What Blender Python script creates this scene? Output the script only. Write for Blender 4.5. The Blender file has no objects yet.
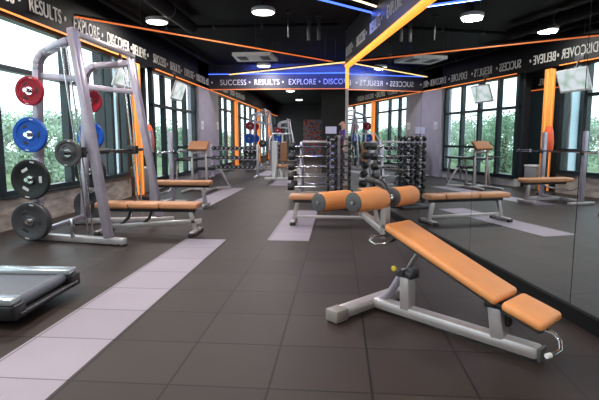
import bpy, bmesh, math, random
from mathutils import Vector, Matrix, Euler
random.seed(7)
scene = bpy.context.scene
COL = scene.collection
PI = math.pi
R = math.radians

# ------------------------------------------------------------------ materials
def new_mat(name):
    m = bpy.data.materials.new(name); m.use_nodes = True
    nt = m.node_tree
    return m, nt, nt.nodes['Principled BSDF']

def mat(name, col, rough=0.5, metal=0.0, spec=0.5, noise=0.0, nscale=20.0, bump=0.0, bscale=200.0, emit=None, estr=0.0):
    m, nt, b = new_mat(name)
    b.inputs['Roughness'].default_value = rough
    b.inputs['Metallic'].default_value = metal
    b.inputs['Specular IOR Level'].default_value = spec
    c = (col[0], col[1], col[2], 1)
    b.inputs['Base Color'].default_value = c
    tc = nt.nodes.new('ShaderNodeTexCoord')
    if noise > 0:
        n = nt.nodes.new('ShaderNodeTexNoise'); n.inputs['Scale'].default_value = nscale
        n.inputs['Detail'].default_value = 4
        nt.links.new(tc.outputs['Object'], n.inputs['Vector'])
        r = nt.nodes.new('ShaderNodeValToRGB')
        r.color_ramp.elements[0].position = 0.3; r.color_ramp.elements[1].position = 0.7
        r.color_ramp.elements[0].color = tuple(x * (1 - noise) for x in col) + (1,)
        r.color_ramp.elements[1].color = tuple(min(1, x * (1 + noise)) for x in col) + (1,)
        nt.links.new(n.outputs['Fac'], r.inputs['Fac']); nt.links.new(r.outputs['Color'], b.inputs['Base Color'])
    if bump > 0:
        n2 = nt.nodes.new('ShaderNodeTexNoise'); n2.inputs['Scale'].default_value = bscale
        nt.links.new(tc.outputs['Object'], n2.inputs['Vector'])
        bp = nt.nodes.new('ShaderNodeBump'); bp.inputs['Strength'].default_value = bump; bp.inputs['Distance'].default_value = 0.002
        nt.links.new(n2.outputs['Fac'], bp.inputs['Height']); nt.links.new(bp.outputs['Normal'], b.inputs['Normal'])
    if emit:
        b.inputs['Emission Color'].default_value = (emit[0], emit[1], emit[2], 1)
        b.inputs['Emission Strength'].default_value = estr
    return m

def floor_mat(name, c1, c2, joint, rough, spec, off=(0.17, 0.19)):
    """rubber tiles half a metre wide: joint lines, tone per tile, fine granules"""
    m, nt, b = new_mat(name); N = nt.nodes; L = nt.links
    g = N.new('ShaderNodeNewGeometry')
    def mth(op, a, v=None):
        n = N.new('ShaderNodeMath'); n.operation = op
        if isinstance(a, (int, float)): n.inputs[0].default_value = a
        else: L.new(a, n.inputs[0])
        if v is not None:
            if isinstance(v, (int, float)): n.inputs[1].default_value = v
            else: L.new(v, n.inputs[1])
        return n.outputs[0]
    sx = N.new('ShaderNodeSeparateXYZ'); L.new(g.outputs['Position'], sx.inputs[0])
    cells = []; lines = []
    for ax, o in (('X', off[0]), ('Y', off[1])):
        s = mth('DIVIDE', mth('ADD', sx.outputs[ax], 10.0 - o), 0.5)
        cells.append(mth('FLOOR', s)); fr = mth('FRACT', s)
        d = mth('MINIMUM', fr, mth('SUBTRACT', 1.0, fr))
        lines.append(mth('LESS_THAN', d, 0.012))
    line = mth('MAXIMUM', lines[0], lines[1])
    cb = N.new('ShaderNodeCombineXYZ'); L.new(cells[0], cb.inputs[0]); L.new(cells[1], cb.inputs[1])
    wn = N.new('ShaderNodeTexWhiteNoise'); wn.noise_dimensions = '2D'; L.new(cb.outputs[0], wn.inputs['Vector'])
    n1 = N.new('ShaderNodeTexNoise'); n1.inputs['Scale'].default_value = 2.2; n1.inputs['Detail'].default_value = 5
    L.new(g.outputs['Position'], n1.inputs['Vector'])
    n2 = N.new('ShaderNodeTexNoise'); n2.inputs['Scale'].default_value = 160; n2.inputs['Detail'].default_value = 2
    L.new(g.outputs['Position'], n2.inputs['Vector'])
    f = mth('ADD', mth('MULTIPLY', wn.outputs['Value'], 0.35), mth('ADD', mth('MULTIPLY', n1.outputs['Fac'], 0.4), mth('MULTIPLY', n2.outputs['Fac'], 0.5)))
    f = mth('SUBTRACT', f, 0.12)
    mx = N.new('ShaderNodeMix'); mx.data_type = 'RGBA'
    mx.inputs[6].default_value = c1 + (1,); mx.inputs[7].default_value = c2 + (1,); L.new(f, mx.inputs[0])
    m2 = N.new('ShaderNodeMix'); m2.data_type = 'RGBA'; L.new(line, m2.inputs[0]); L.new(mx.outputs[2], m2.inputs[6]); m2.inputs[7].default_value = joint + (1,)
    L.new(m2.outputs[2], b.inputs['Base Color'])
    bp = N.new('ShaderNodeBump'); bp.inputs['Strength'].default_value = 0.35; bp.inputs['Distance'].default_value = 0.002
    L.new(mth('SUBTRACT', n2.outputs['Fac'], line), bp.inputs['Height']); L.new(bp.outputs['Normal'], b.inputs['Normal'])
    b.inputs['Roughness'].default_value = rough; b.inputs['Specular IOR Level'].default_value = spec
    return m

def stone_mat():
    m, nt, b = new_mat('stone'); N = nt.nodes; L = nt.links
    tc = N.new('ShaderNodeTexCoord')
    mp = N.new('ShaderNodeMapping'); mp.inputs['Scale'].default_value = (1, 1.2, 4); L.new(tc.outputs['Object'], mp.inputs[0])
    n = N.new('ShaderNodeTexNoise'); n.inputs['Scale'].default_value = 3; n.inputs['Detail'].default_value = 8; L.new(mp.outputs[0], n.inputs['Vector'])
    r = N.new('ShaderNodeValToRGB'); e = r.color_ramp.elements
    e[0].position = .3; e[0].color = (.20, .17, .15, 1); e[1].position = .7; e[1].color = (.46, .41, .37, 1)
    L.new(n.outputs['Fac'], r.inputs[0]); L.new(r.outputs[0], b.inputs['Base Color']); b.inputs['Roughness'].default_value = .5
    return m

def glass_mat():
    m = bpy.data.materials.new('window_glass'); m.use_nodes = True
    nt = m.node_tree; nt.nodes.clear()
    out = nt.nodes.new('ShaderNodeOutputMaterial')
    t = nt.nodes.new('ShaderNodeBsdfTransparent'); t.inputs[0].default_value = (.90, .97, .98, 1)
    g = nt.nodes.new('ShaderNodeBsdfGlossy'); g.inputs['Roughness'].default_value = 0.02
    lw = nt.nodes.new('ShaderNodeLayerWeight'); lw.inputs[0].default_value = .5
    f0 = nt.nodes.new('ShaderNodeMath'); f0.operation = 'POWER'; f0.inputs[1].default_value = 5; nt.links.new(lw.outputs['Facing'], f0.inputs[0])
    f = nt.nodes.new('ShaderNodeMath'); f.operation = 'MULTIPLY_ADD'; f.inputs[1].default_value = .5; f.inputs[2].default_value = .03; nt.links.new(f0.outputs[0], f.inputs[0])
    mx = nt.nodes.new('ShaderNodeMixShader')
    nt.links.new(f.outputs[0], mx.inputs[0]); nt.links.new(t.outputs[0], mx.inputs[1]); nt.links.new(g.outputs[0], mx.inputs[2])
    nt.links.new(mx.outputs[0], out.inputs[0])
    return m

M = {}
M['floor'] = floor_mat('rubber_tiles', (.015, .0102, .0090), (.043, .0310, .0272), (.003, .0025, .0025), .52, .22)
M['strip'] = floor_mat('pale_tiles', (.21, .18, .22), (.31, .275, .325), (.13, .11, .13), .55, .3)
M['stone'] = stone_mat()
M['black'] = mat('matt_black', (.004, .004, .0045), .8, 0, .2, noise=.2, nscale=6)
M['frieze'] = mat('frieze_black', (.004, .004, .005), .6, 0, .25, noise=.15, nscale=4)
M['frame'] = mat('window_frame', (.010, .020, .024), .4, noise=.1)
M['glass'] = glass_mat()
M['pillar'] = mat('lilac_plaster', (.34, .31, .36), .6, noise=.08, nscale=3)
M['wall_dark'] = mat('dark_wall', (.018, .019, .024), .5, noise=.2, nscale=5)
M['slat'] = mat('dark_slat', (.030, .030, .026), .5, noise=.2)
M['mirror'] = mat('mirror', (.80, .85, .86), 0.0, 1.0)
M['beam_board'] = mat('beam_board', (.035, .035, .042), .5)
M['pale_blue'] = mat('pale_blue_panel', (.50, .62, .68), .5, noise=.06, nscale=3)
M['letters'] = mat('white_letters', (.78, .76, .72), .5)
M['orange_led'] = mat('orange_led', (.9, .35, .08), .5, emit=(1, .24, .04), estr=.95)
M['orange_bright'] = mat('bright_orange_led', (.9, .4, .08), .5, emit=(1, .30, .03), estr=1.6)
M['orange_dim'] = mat('dim_orange_led', (.7, .25, .08), .5, emit=(.9, .17, .04), estr=.55)
M['yellow_led'] = mat('yellow_led', (.9, .7, .3), .5, emit=(1, .68, .25), estr=1.2)
M['cream_led'] = mat('cream_led', (.9, .8, .6), .5, emit=(1, .82, .55), estr=2.0)
M['blue_led'] = mat('blue_led', (.1, .2, .9), .5, emit=(.07, .16, 1), estr=2.0)
M['brown'] = mat('dark_brown_vinyl', (.34, .165, .085), .45, noise=.06, nscale=6)
M['pale_panel'] = mat('pale_panel', (.52, .51, .52), .5, noise=.1, nscale=3)
M['cap_black'] = mat('black_plastic', (.006, .006, .007), .35)
M['orange_glow_paint'] = mat('orange_glow_paint', (.75, .30, .07), .5, noise=.1, emit=(1, .30, .04), estr=.22)  # faint emission stands in for the LED glow spread over the post
M['lamp'] = mat('lamp_diffuser', (.9, .9, .88), .5, emit=(1, .95, .86), estr=5)
M['white_metal'] = mat('white_metal', (.74, .74, .75), .4, noise=.05)
M['silver'] = mat('silver_paint', (.44, .41, .415), .32, .5, noise=.08, nscale=10)
M['lilac_steel'] = mat('grey_steel', (.36, .33, .40), .34, .45, noise=.1, nscale=8)
M['chrome'] = mat('chrome', (.66, .66, .68), .16, 1.0)
M['dark_steel'] = mat('dark_steel', (.045, .045, .05), .4, .4, noise=.1)
M['rubber'] = mat('black_rubber', (.018, .018, .019), .6, noise=.15, nscale=30)
M['grey_rubber'] = mat('grey_rubber', (.06, .06, .063), .5, noise=.1, nscale=30)
M['tan'] = mat('tan_vinyl', (.74, .30, .10), .42, noise=.06, nscale=6, bump=.15, bscale=300)
M['tan_dark'] = mat('brown_vinyl', (.46, .215, .10), .45, noise=.06, nscale=6, bump=.15, bscale=300)
M['red'] = mat('red_plate', (.30, .010, .028), .5, 0, .25, noise=.1)
M['blue'] = mat('blue_plate', (.006, .075, .40), .5, 0, .25, noise=.1)
M['plate_black'] = mat('black_plate', (.009, .009, .010), .5, 0, .3, noise=.1)
M['plate_grey'] = mat('grey_plate', (.055, .055, .06), .42, .2, noise=.15)
M['mark'] = mat('pale_mark', (.55, .55, .54), .5)
M['belt'] = mat('running_belt', (.085, .095, .12), .55, noise=.12, nscale=40)
M['tread_silver'] = mat('treadmill_rail', (.46, .52, .56), .25, .7)
M['plate_face'] = mat('dumbbell_face', (.30, .30, .31), .4, .3)
M['foot_grey'] = mat('foot_plastic', (.20, .18, .17), .45)
M['yellow'] = mat('yellow_knob', (.62, .46, .03), .4)
M['skin'] = mat('skin', (.48, .26, .18), .5)
M['hair'] = mat('hair', (.03, .018, .012), .5)
M['purple'] = mat('purple_cloth', (.075, .03, .20), .8)
M['trouser'] = mat('dark_cloth', (.03, .03, .04), .8)
M['paper'] = mat('paper', (.62, .62, .78), .7)
M['leaf'] = mat('leaf', (.25, .37, .24), .6, noise=.35, nscale=1.5)
M['leaf2'] = mat('pale_leaf', (.38, .47, .36), .6, noise=.3, nscale=1.5)
M['bark'] = mat('bark', (.10, .07, .05), .8, noise=.3)
M['ground'] = mat('outdoor_ground', (.16, .22, .10), .9, noise=.3, nscale=.6)
M['bin'] = mat('grey_bin', (.25, .25, .26), .5)
M['red_orange'] = mat('red_orange_paint', (.75, .09, .02), .45, noise=.1)

def screen_mat():
    m, nt, b = new_mat('tv_screen'); N = nt.nodes; L = nt.links
    tc = N.new('ShaderNodeTexCoord'); n = N.new('ShaderNodeTexVoronoi'); n.inputs['Scale'].default_value = 5
    L.new(tc.outputs['Object'], n.inputs['Vector'])
    r = N.new('ShaderNodeValToRGB'); e = r.color_ramp.elements
    e[0].color = (.92, .96, 1, 1); e[1].color = (.45, .62, .50, 1); e[0].position = .45; e[1].position = .95
    L.new(n.outputs['Distance'], r.inputs[0]); L.new(r.outputs[0], b.inputs['Emission Color']); b.inputs['Emission Strength'].default_value = .75
    b.inputs['Base Color'].default_value = (.02, .02, .02, 1); b.inputs['Roughness'].default_value = .2
    return m
M['screen'] = screen_mat()

def poster_mat():
    m, nt, b = new_mat('poster_print'); N = nt.nodes; L = nt.links
    tc = N.new('ShaderNodeTexCoord'); n = N.new('ShaderNodeTexNoise'); n.inputs['Scale'].default_value = 5; n.inputs['Detail'].default_value = 4
    L.new(tc.outputs['Object'], n.inputs['Vector'])
    r = N.new('ShaderNodeValToRGB'); cr = r.color_ramp
    cr.elements[0].position = .36; cr.elements[0].color = (.01, .01, .012, 1)
    cr.elements[1].position = .72; cr.elements[1].color = (.02, .015, .015, 1)
    for p, c in ((.42, (.03, .12, .28, 1)), (.47, (.22, .2, .18, 1)), (.52, (.32, .07, .025, 1)), (.6, (.34, .02, .035, 1))):
        q = cr.elements.new(p); q.color = c
    L.new(n.outputs['Fac'], r.inputs[0]); L.new(r.outputs[0], b.inputs['Base Color'])
    return m
M['poster'] = poster_mat()

# ------------------------------------------------------------------ mesh builder
class MB:
    def __init__(s): s.bm = bmesh.new()
    def _xf(s, vs, mtx):
        for v in vs: v.co = mtx @ v.co
    def box(s, c, size, rot=None, bevel=0.0, seg=2):
        r = bmesh.ops.create_cube(s.bm, size=1.0); vs = r['verts']
        for v in vs: v.co = Vector((v.co.x * size[0], v.co.y * size[1], v.co.z * size[2]))
        if bevel > 0:
            es = list({e for v in vs for e in v.link_edges})
            rr = bmesh.ops.bevel(s.bm, geom=es, offset=bevel, segments=seg, affect='EDGES', profile=.5)
            vs = list({v for f in rr['faces'] for v in f.verts} | {v for v in vs if v.is_valid})
        m = Matrix.Translation(Vector(c))
        if rot is not None: m = m @ (rot.to_4x4() if hasattr(rot, 'to_4x4') else Euler(rot).to_matrix().to_4x4())
        s._xf(vs, m); return s
    def bar(s, p0, p1, w, h, bevel=0.006, up=(0, 0, 1)):
        p0 = Vector(p0); p1 = Vector(p1); d = p1 - p0; L = d.length; x = d / L
        u = Vector(up)
        if abs(x.dot(u)) > .98: u = Vector((0, 1, 0))
        y = u.cross(x).normalized(); z = x.cross(y)
        m = Matrix((x, y, z)).transposed()
        return s.box((p0 + p1) / 2, (L, w, h), m, bevel)
    def cyl(s, p0, p1, r, seg=16, r2=None, caps=True):
        p0 = Vector(p0); p1 = Vector(p1); d = p1 - p0
        q = d.to_track_quat('Z', 'Y').to_matrix().to_4x4()
        bmesh.ops.create_cone(s.bm, cap_ends=caps, segments=seg, radius1=r, radius2=r if r2 is None else r2, depth=d.length,
                              matrix=Matrix.Translation((p0 + p1) / 2) @ q)
        return s
    def tube(s, pts, r, seg=10):
        pts = [Vector(p) for p in pts]; rings = []; n = len(pts)
        t0 = (pts[1] - pts[0]).normalized()
        ref = Vector((0, 0, 1)) if abs(t0.z) < .9 else Vector((1, 0, 0))
        nx = t0.cross(ref).normalized()
        for i, p in enumerate(pts):
            t = (pts[min(i + 1, n - 1)] - pts[max(i - 1, 0)]).normalized()
            nx = (nx - t * nx.dot(t)).normalized(); ny = t.cross(nx)
            rings.append([s.bm.verts.new(p + (nx * math.cos(a) + ny * math.sin(a)) * r) for a in [2 * PI * k / seg for k in range(seg)]])
        for a, b in zip(rings, rings[1:]):
            for k in range(seg): s.bm.faces.new((a[k], a[(k + 1) % seg], b[(k + 1) % seg], b[k]))
        s.bm.faces.new(rings[0][::-1]); s.bm.faces.new(rings[-1]); return s
    def lathe(s, prof, mtx=Matrix(), seg=28, closed=False):
        """prof: list of (r, z); axis local z"""
        rings = []
        for r, z in prof:
            rings.append([s.bm.verts.new(mtx @ Vector((r * math.cos(2 * PI * k / seg), r * math.sin(2 * PI * k / seg), z))) for k in range(seg)] if r > 1e-6 else [s.bm.verts.new(mtx @ Vector((0, 0, z)))])
        prs = list(zip(rings, rings[1:]))
        if closed: prs.append((rings[-1], rings[0]))
        for a, b in prs:
            for k in range(seg):
                k2 = (k + 1) % seg
                if len(a) == 1: s.bm.faces.new((a[0], b[k], b[k2]))
                elif len(b) == 1: s.bm.faces.new((a[k], b[0], a[k2]))
                else: s.bm.faces.new((a[k], a[k2], b[k2], b[k]))
        return s
    def prism(s, pts, d):
        """pts: planar loop of 3D points, extruded by vector d"""
        a = [s.bm.verts.new(Vector(p)) for p in pts]; b = [s.bm.verts.new(Vector(p) + Vector(d)) for p in pts]
        n = len(pts); s.bm.faces.new(a[::-1]); s.bm.faces.new(b)
        for k in range(n): s.bm.faces.new((a[k], a[(k + 1) % n], b[(k + 1) % n], b[k]))
        return s
    def build(s, name, m, parent=None, smooth=True, mtx=None):
        bm = s.bm
        bmesh.ops.recalc_face_normals(bm, faces=bm.faces)
        if mtx is not None: bm.transform(mtx)
        if smooth:
            for f in bm.faces: f.smooth = True
            for e in bm.edges:
                if len(e.link_faces) == 2 and e.calc_face_angle(0) > R(38): e.smooth = False
        me = bpy.data.meshes.new(name); bm.to_mesh(me); bm.free()
        me.materials.append(m)
        o = bpy.data.objects.new(name, me); COL.objects.link(o)
        if parent: o.parent = parent
        return o

def tag(o, label, cat, group=None):
    o['label'] = label; o['category'] = cat
    if group: o['group'] = group
    return o
def thing(name, label, cat, loc=(0, 0, 0), rz=0, group=None):
    o = bpy.data.objects.new(name, None); COL.objects.link(o)
    o.location = loc; o.rotation_euler = (0, 0, rz); o.empty_display_size = .1
    return tag(o, label, cat, group)
def struct(o):
    o['kind'] = 'structure'; return o
def dup(src, loc=None, rot=None, label=None, group=None):
    def cp(o, par):
        c = o.copy(); COL.objects.link(c)
        if par: c.parent = par
        for ch in list(o.children): cp(ch, c)
        return c
    r = cp(src, None)
    if loc is not None: r.location = loc
    if rot is not None: r.rotation_euler = rot
    if label: r['label'] = label
    if group: r['group'] = group
    return r

def arc(c, r, a0, a1, ax, ay, n=8):
    c = Vector(c); ax = Vector(ax); ay = Vector(ay)
    return [c + ax * (r * math.cos(a0 + (a1 - a0) * k / n)) + ay * (r * math.sin(a0 + (a1 - a0) * k / n)) for k in range(n + 1)]

def text_mesh(name, s, size, m, parent, origin, xdir, updir, xscale=.75, depth=.012):
    cu = bpy.data.curves.new(name + '_curve', 'FONT'); cu.body = s; cu.size = size; cu.extrude = depth / 2
    cu.space_character = 1.06
    t = bpy.data.objects.new('tmp', cu); COL.objects.link(t)
    bpy.context.view_layer.update()
    me = bpy.data.meshes.new_from_object(t.evaluated_get(bpy.context.evaluated_depsgraph_get()))
    bpy.data.objects.remove(t)
    x = Vector(xdir).normalized(); y = Vector(updir).normalized(); z = x.cross(y)
    me.transform(Matrix.Translation(Vector(origin)) @ Matrix((x, y, z)).transposed().to_4x4() @ Matrix.Diagonal((xscale, 1, 1, 1)))
    me.materials.clear(); me.materials.append(m); me.name = name
    o = bpy.data.objects.new(name, me); COL.objects.link(o)
    if parent: o.parent = parent
    w = max(v.co.dot(x) for v in me.vertices) - min(v.co.dot(x) for v in me.vertices)
    return o, w

# ------------------------------------------------------------------ camera
cam_d = bpy.data.cameras.new('camera'); cam = bpy.data.objects.new('camera', cam_d); COL.objects.link(cam)
cam_d.sensor_width = 36; cam_d.lens = 482 / 599 * 36
cam.location = (0, 0, 1.2); cam.rotation_euler = (R(90 - 7.1), 0, R(4.65)); cam_d.clip_end = 300
scene.camera = cam

# ------------------------------------------------------------------ room shell
WX = -4.4           # inner face of the window wall
CZ = 3.65           # ceiling
YB, YF = -3.0, 34.0
RY0, RY1, RX = 9.9, 11.3, -4.82   # recess in the window wall
MP = Vector((1.56, 3.27, 0)); MDv = Vector((-.171, 1, 0)).normalized(); MNv = Vector((-MDv.y, MDv.x, 0))  # mirror plane
U0, U1 = -6.35, 8.22
def mpt(u, n=0, z=0): return MP + MDv * u + MNv * n + Vector((0, 0, z))

struct(MB().prism([(WX - .25, YB - .2, 0), (4.2, YB - .2, 0), (4.2, YF + .2, 0), (WX - .25, YF + .2, 0), (WX - .25, RY1 + .2, 0), (RX - .2, RY1 + .2, 0), (RX - .2, RY0 - .2, 0), (WX - .25, RY0 - .2, 0)], (0, 0, -.1)).build('floor', M['floor'], smooth=False))
struct(MB().prism([(WX - .25, YB - .2, CZ), (4.2, YB - .2, CZ), (4.2, YF + .2, CZ), (WX - .25, YF + .2, CZ), (WX - .25, RY1 + .2, CZ), (RX - .2, RY1 + .2, CZ), (RX - .2, RY0 - .2, CZ), (WX - .25, RY0 - .2, CZ)], (0, 0, .1)).build('ceiling', M['black'], smooth=False))
def pale_strip(x0, x1, y0, y1):
    struct(MB().box(((x0 + x1) / 2, (y0 + y1) / 2, .001), (x1 - x0, y1 - y0, .002)).build('floor_strip', M['strip'], smooth=False))
pale_strip(-1.85, -1.35, YB, 5.65)
pale_strip(-2.85, -2.35, 8.15, 11.9)
pale_strip(-.85, -.35, 5.65, 8.15)
pale_strip(-1.85, -1.35, 12.65, 14.65)
pale_strip(-2.85, -2.35, 16.15, 19.65)

struct(MB().box(((WX + 3) / 2, YB - .1, CZ / 2), (3 - WX + .4, .2, CZ)).build('wall_back', M['wall_dark'], smooth=False))
struct(MB().box(((RX + 4.2) / 2, YF + .1, CZ / 2), (4.2 - RX, .2, CZ)).build('wall_far', M['wall_dark'], smooth=False))

# left wall: stone base, windows, frieze
lw = MB()
for y0, y1, h in ((YB, RY0, .42), (17.2, YF, .2)):
    lw.box((WX - .1, (y0 + y1) / 2, h / 2), (.2, y1 - y0, h))
wl = struct(lw.build('wall_left', M['stone'], smooth=False))
MB().box((WX - .1, (RY1 + 14.75) / 2, .1), (.2, 14.75 - RY1, .2)).build('base_panel', M['pale_panel'], wl, smooth=False)
sl = MB()
for y0, y1, h in ((YB, RY0, .42), (RY1, 14.75, .2), (17.2, YF, .2)):
    sl.box((WX - .07, (y0 + y1) / 2, h + .012), (.22, y1 - y0, .024), bevel=.004)
sl.build('sill', M['frame'], wl)
struct(MB().box((WX - .08, (14.75 + 17.2) / 2, CZ / 2), (.36, 17.2 - 14.75, CZ)).build('wall_pillar', M['pillar'], smooth=False))
# recess
rc = MB()
rc.box((RX - .1, (RY0 + RY1) / 2, CZ / 2), (.2, RY1 - RY0 + .4, CZ))
wr = struct(rc.build('wall_recess', M['wall_dark'], smooth=False))
RC = (RY0 + RY1) / 2; RW = RY1 - RY0 - .01
MB().box((RX + .02, RC, 2.62), (.04, RW, .3)).build('frieze_board', M['frieze'], wr, smooth=False)
MB().box((RX + .045, RC, 2.44), (.02, RW, .025)).build('led_strip', M['orange_dim'], wr, smooth=False)
text_mesh('lettering', 'DISCOVER \u2022 BEL', .22, M['letters'], wr, (RX + .047, RY0 + .06, 2.55), (0, 1, 0), (0, 0, 1), .66)
for k in range(2):
    MB().box((RX + .02, RY0 + .36 + k * .69, 1.2), (.04, .66, 2.36)).build('door_panel', M['frame'], wr, smooth=False)
struct(MB().box(((RX + WX) / 2 - .1, RY0 - .06, CZ / 2), (WX - RX - .2, .1, CZ)).build('wall_recess_near', M['pale_blue'], smooth=False))
struct(MB().box(((RX + WX) / 2 - .1, RY1 + .06, CZ / 2), (WX - RX - .2, .1, CZ)).build('wall_recess_far', M['wall_dark'], smooth=False))

FZ0, FZ1 = 2.86, 3.36
fr = MB(); fr.box((WX - .02, (YB + YF) / 2, (FZ0 + CZ) / 2), (.24, YF - YB, CZ - FZ0))
fz = struct(fr.build('trim_1', M['frieze'], smooth=False))
led = MB()
for y0, y1 in ((YB, RY0), (RY1, YF)):
    led.box((WX + .095, (y0 + y1) / 2, FZ0 - .009), (.03, y1 - y0, .018))
led.build('led_strip', M['orange_led'], fz, smooth=False)
WORDS = ['SUCCESS', 'RESULTS', 'EXPLORE', 'DISCOVER', 'BELIEVE']
def run_words(parent, start, xdir, first, pitch, n, size, xscale, m):
    xd = Vector(xdir).normalized()
    for k in range(n):
        text_mesh('lettering', WORDS[(first + k) % 5] + ' \u2022', size, m, parent, Vector(start) + xd * pitch * k, xd, (0, 0, 1), xscale)
run_words(fz, (WX + .107, 6.62 - 1.13 * 8, 2.98), (0, 1, 0), 3, 1.13, 22, .30, .66, M['letters'])

# windows of the left wall: one structure each, with frame, transoms and glass
wn = [0]
def window(y0, y1, z0, mull, transoms, z1=FZ0):
    wn[0] += 1
    f = MB()
    for y in [y0 + .05] + mull + [y1 - .05]:
        f.box((WX - .06, y, (z0 + z1) / 2), (.13, .10, z1 - z0), bevel=.01)
    f.box((WX - .06, (y0 + y1) / 2, z0 + .04), (.14, y1 - y0 - .02, .08)); f.box((WX - .06, (y0 + y1) / 2, z1 - .03), (.14, y1 - y0 - .02, .06))
    w = struct(f.build('window_%d' % wn[0], M['frame'], smooth=False))
    t = MB()
    for a, b, z in transoms: t.box((WX - .06, (a + b) / 2, z), (.12, b - a, .07))
    t.build('transom', M['frame'], w, smooth=False)
    MB().box((WX - .09, (y0 + y1) / 2, (z0 + z1) / 2), (.012, y1 - y0 - .1, z1 - z0 - .06)).build('glass', M['glass'], w, smooth=False)
window(YB, 5.95, .44, [-1.2, .6, 2.4, 4.2], [(-3, 5.95, 2.15), (4.2, 5.95, .97)])
window(5.95, RY0, .44, [7.68, 9.22], [(5.95, 9.22, 2.15), (9.22, RY0, .97)])
window(RY1, 14.75, .22, [12.1, 12.95, 13.8], [(RY1, 14.7, 2.03), (13.8, 14.7, 1.0), (12.95, 13.8, 1.0)])
window(17.2, 20.2, .22, [18.0, 18.9], [(17.2, 20.2, 2.35), (17.2, 18.0, 1.0)])
window(20.2, 25.9, .22, [21.6, 22.9, 24.3], [(20.2, 25.9, 2.2)])
window(25.9, 29.9, .22, [27.2, 28.5], [(25.9, 29.9, 2.2)])
window(29.9, YF, .22, [31.2, 32.5], [(29.9, YF, 2.2)])

# orange lit posts at the wall
for y, lab in ((10.2, 'orange lit post at the near edge of the wall recess'), (20.3, 'orange lit post on the window wall beyond the lilac pillar'),
               (26.0, 'orange lit post on the window wall, the second beyond the lilac pillar'), (30.0, 'orange lit post on the window wall, the farthest one')):
    t = thing('light_post', lab, 'light', (WX + .06, y, 0))
    MB().box((0, 0, FZ0 / 2 - .02), (.14, .20, FZ0 - .05), bevel=.006).build('post', M['orange_glow_paint'], t)
    s = MB(); s.box((.076, 0, FZ0 / 2 - .02), (.012, .03, FZ0 - .08)); s.box((0, -.106, FZ0 / 2 - .02), (.03, .012, FZ0 - .08))
    s.build('light_strip', M['orange_led'], t, smooth=False)

# switch panels on the pillar
for y, z, lab in ((15.05, 1.66, 'pale switch panel on the near side of the lilac pillar'), (16.95, 1.7, 'pale switch panel on the far side of the lilac pillar')):
    t = thing('switch_panel', lab, 'switch', (WX + .101, y, z))
    MB().box((.01, 0, 0), (.02, .24, .26), bevel=.004).build('plate', M['white_metal'], t)
    for k in (-1, 1): MB().box((.024, k * .05, 0), (.008, .06, .1), bevel=.002).build('rocker', M['paper'], t)

# right wall with the mirror
wm = MB().prism([mpt(U0, -.012), mpt(U1, -.012), mpt(U1, -.17), mpt(U0, -.17)], (0, 0, CZ)).build('wall_right', M['wall_dark'], smooth=False)
struct(wm)
seams = [-6.35, -4.75, -3.15, -1.58, 0, 1.55, 3.1, 4.72, 6.38, 8.2]
for a, b in zip(seams, seams[1:]):
    MB().prism([mpt(a + .004, 0, .1), mpt(b - .004, 0, .1), mpt(b - .004, -.0115, .1), mpt(a + .004, -.0115, .1)], (0, 0, 2.75)).build('mirror_panel', M['mirror'], wm, smooth=False)
struct(MB().prism([mpt(U0, .02), mpt(U1, .02), mpt(U1, -.0115), mpt(U0, -.0115)], (0, 0, .098)).build('baseboard_right', M['black'], smooth=False))
MB().prism([mpt(U0, .05, 2.9), mpt(U1, .05, 2.9), mpt(U1, -.0115, 2.9), mpt(U0, -.0115, 2.9)], (0, 0, CZ - 2.9)).build('frieze_board', M['beam_board'], wm, smooth=False)
MB().prism([mpt(U0, .06, 2.85), mpt(U1, .06, 2.85), mpt(U1, .0, 2.85), mpt(U0, .0, 2.85)], (0, 0, .05)).build('led_strip', M['orange_bright'], wm, smooth=False)
MB().prism([mpt(U1 - .02, .035, 2.38), mpt(U1 + .02, .035, 2.38), mpt(U1 + .02, .0005, 2.38), mpt(U1 - .02, .0005, 2.38)], (0, 0, .47)).build('led_strip', M['orange_bright'], wm, smooth=False)
MB().prism([mpt(U1 - .02, .03, .1), mpt(U1 + .03, .03, .1), mpt(U1 + .03, -.0115, .1), mpt(U1 - .02, -.0115, .1)], (0, 0, 2.27)).build('edge_trim', M['silver'], wm, smooth=False)
run_words(wm, mpt(8.1, .057, 3.06), -MDv, 4, 1.15, 8, .28, .66, M['letters'])
# slatted wall beyond the mirror and closing walls
sw = MB()
for k in range(26): sw.box((-.62 + k * .12, 18.0, CZ / 2), (.06, .08, CZ))
sw.box((.9, 18.08, CZ / 2), (3.1, .08, CZ))
struct(sw.build('wall_slatted', M['slat'], smooth=False))
struct(MB().box((3.1, 22.5, CZ / 2), (.2, 23, CZ)).build('wall_side', M['wall_dark'], smooth=False))

# cross beam with lettering
cb = struct(MB().box((-.7, 16.1, (2.86 + CZ) / 2), (7.2, .3, CZ - 2.86)).build('trim_2', M['beam_board'], smooth=False))
MB().box((-.7, 15.94, 2.845), (7.2, .03, .024)).build('led_strip', M['orange_dim'], cb, smooth=False)
MB().box((-.7, 15.935, 3.34), (7.2, .03, .02)).build('led_strip', M['blue_led'], cb, smooth=False)
run_words(cb, (-3.92 - 1.13, 15.943, 2.99), (1, 0, 0), 4, 1.13, 6, .25, .84, M['letters'])

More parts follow.
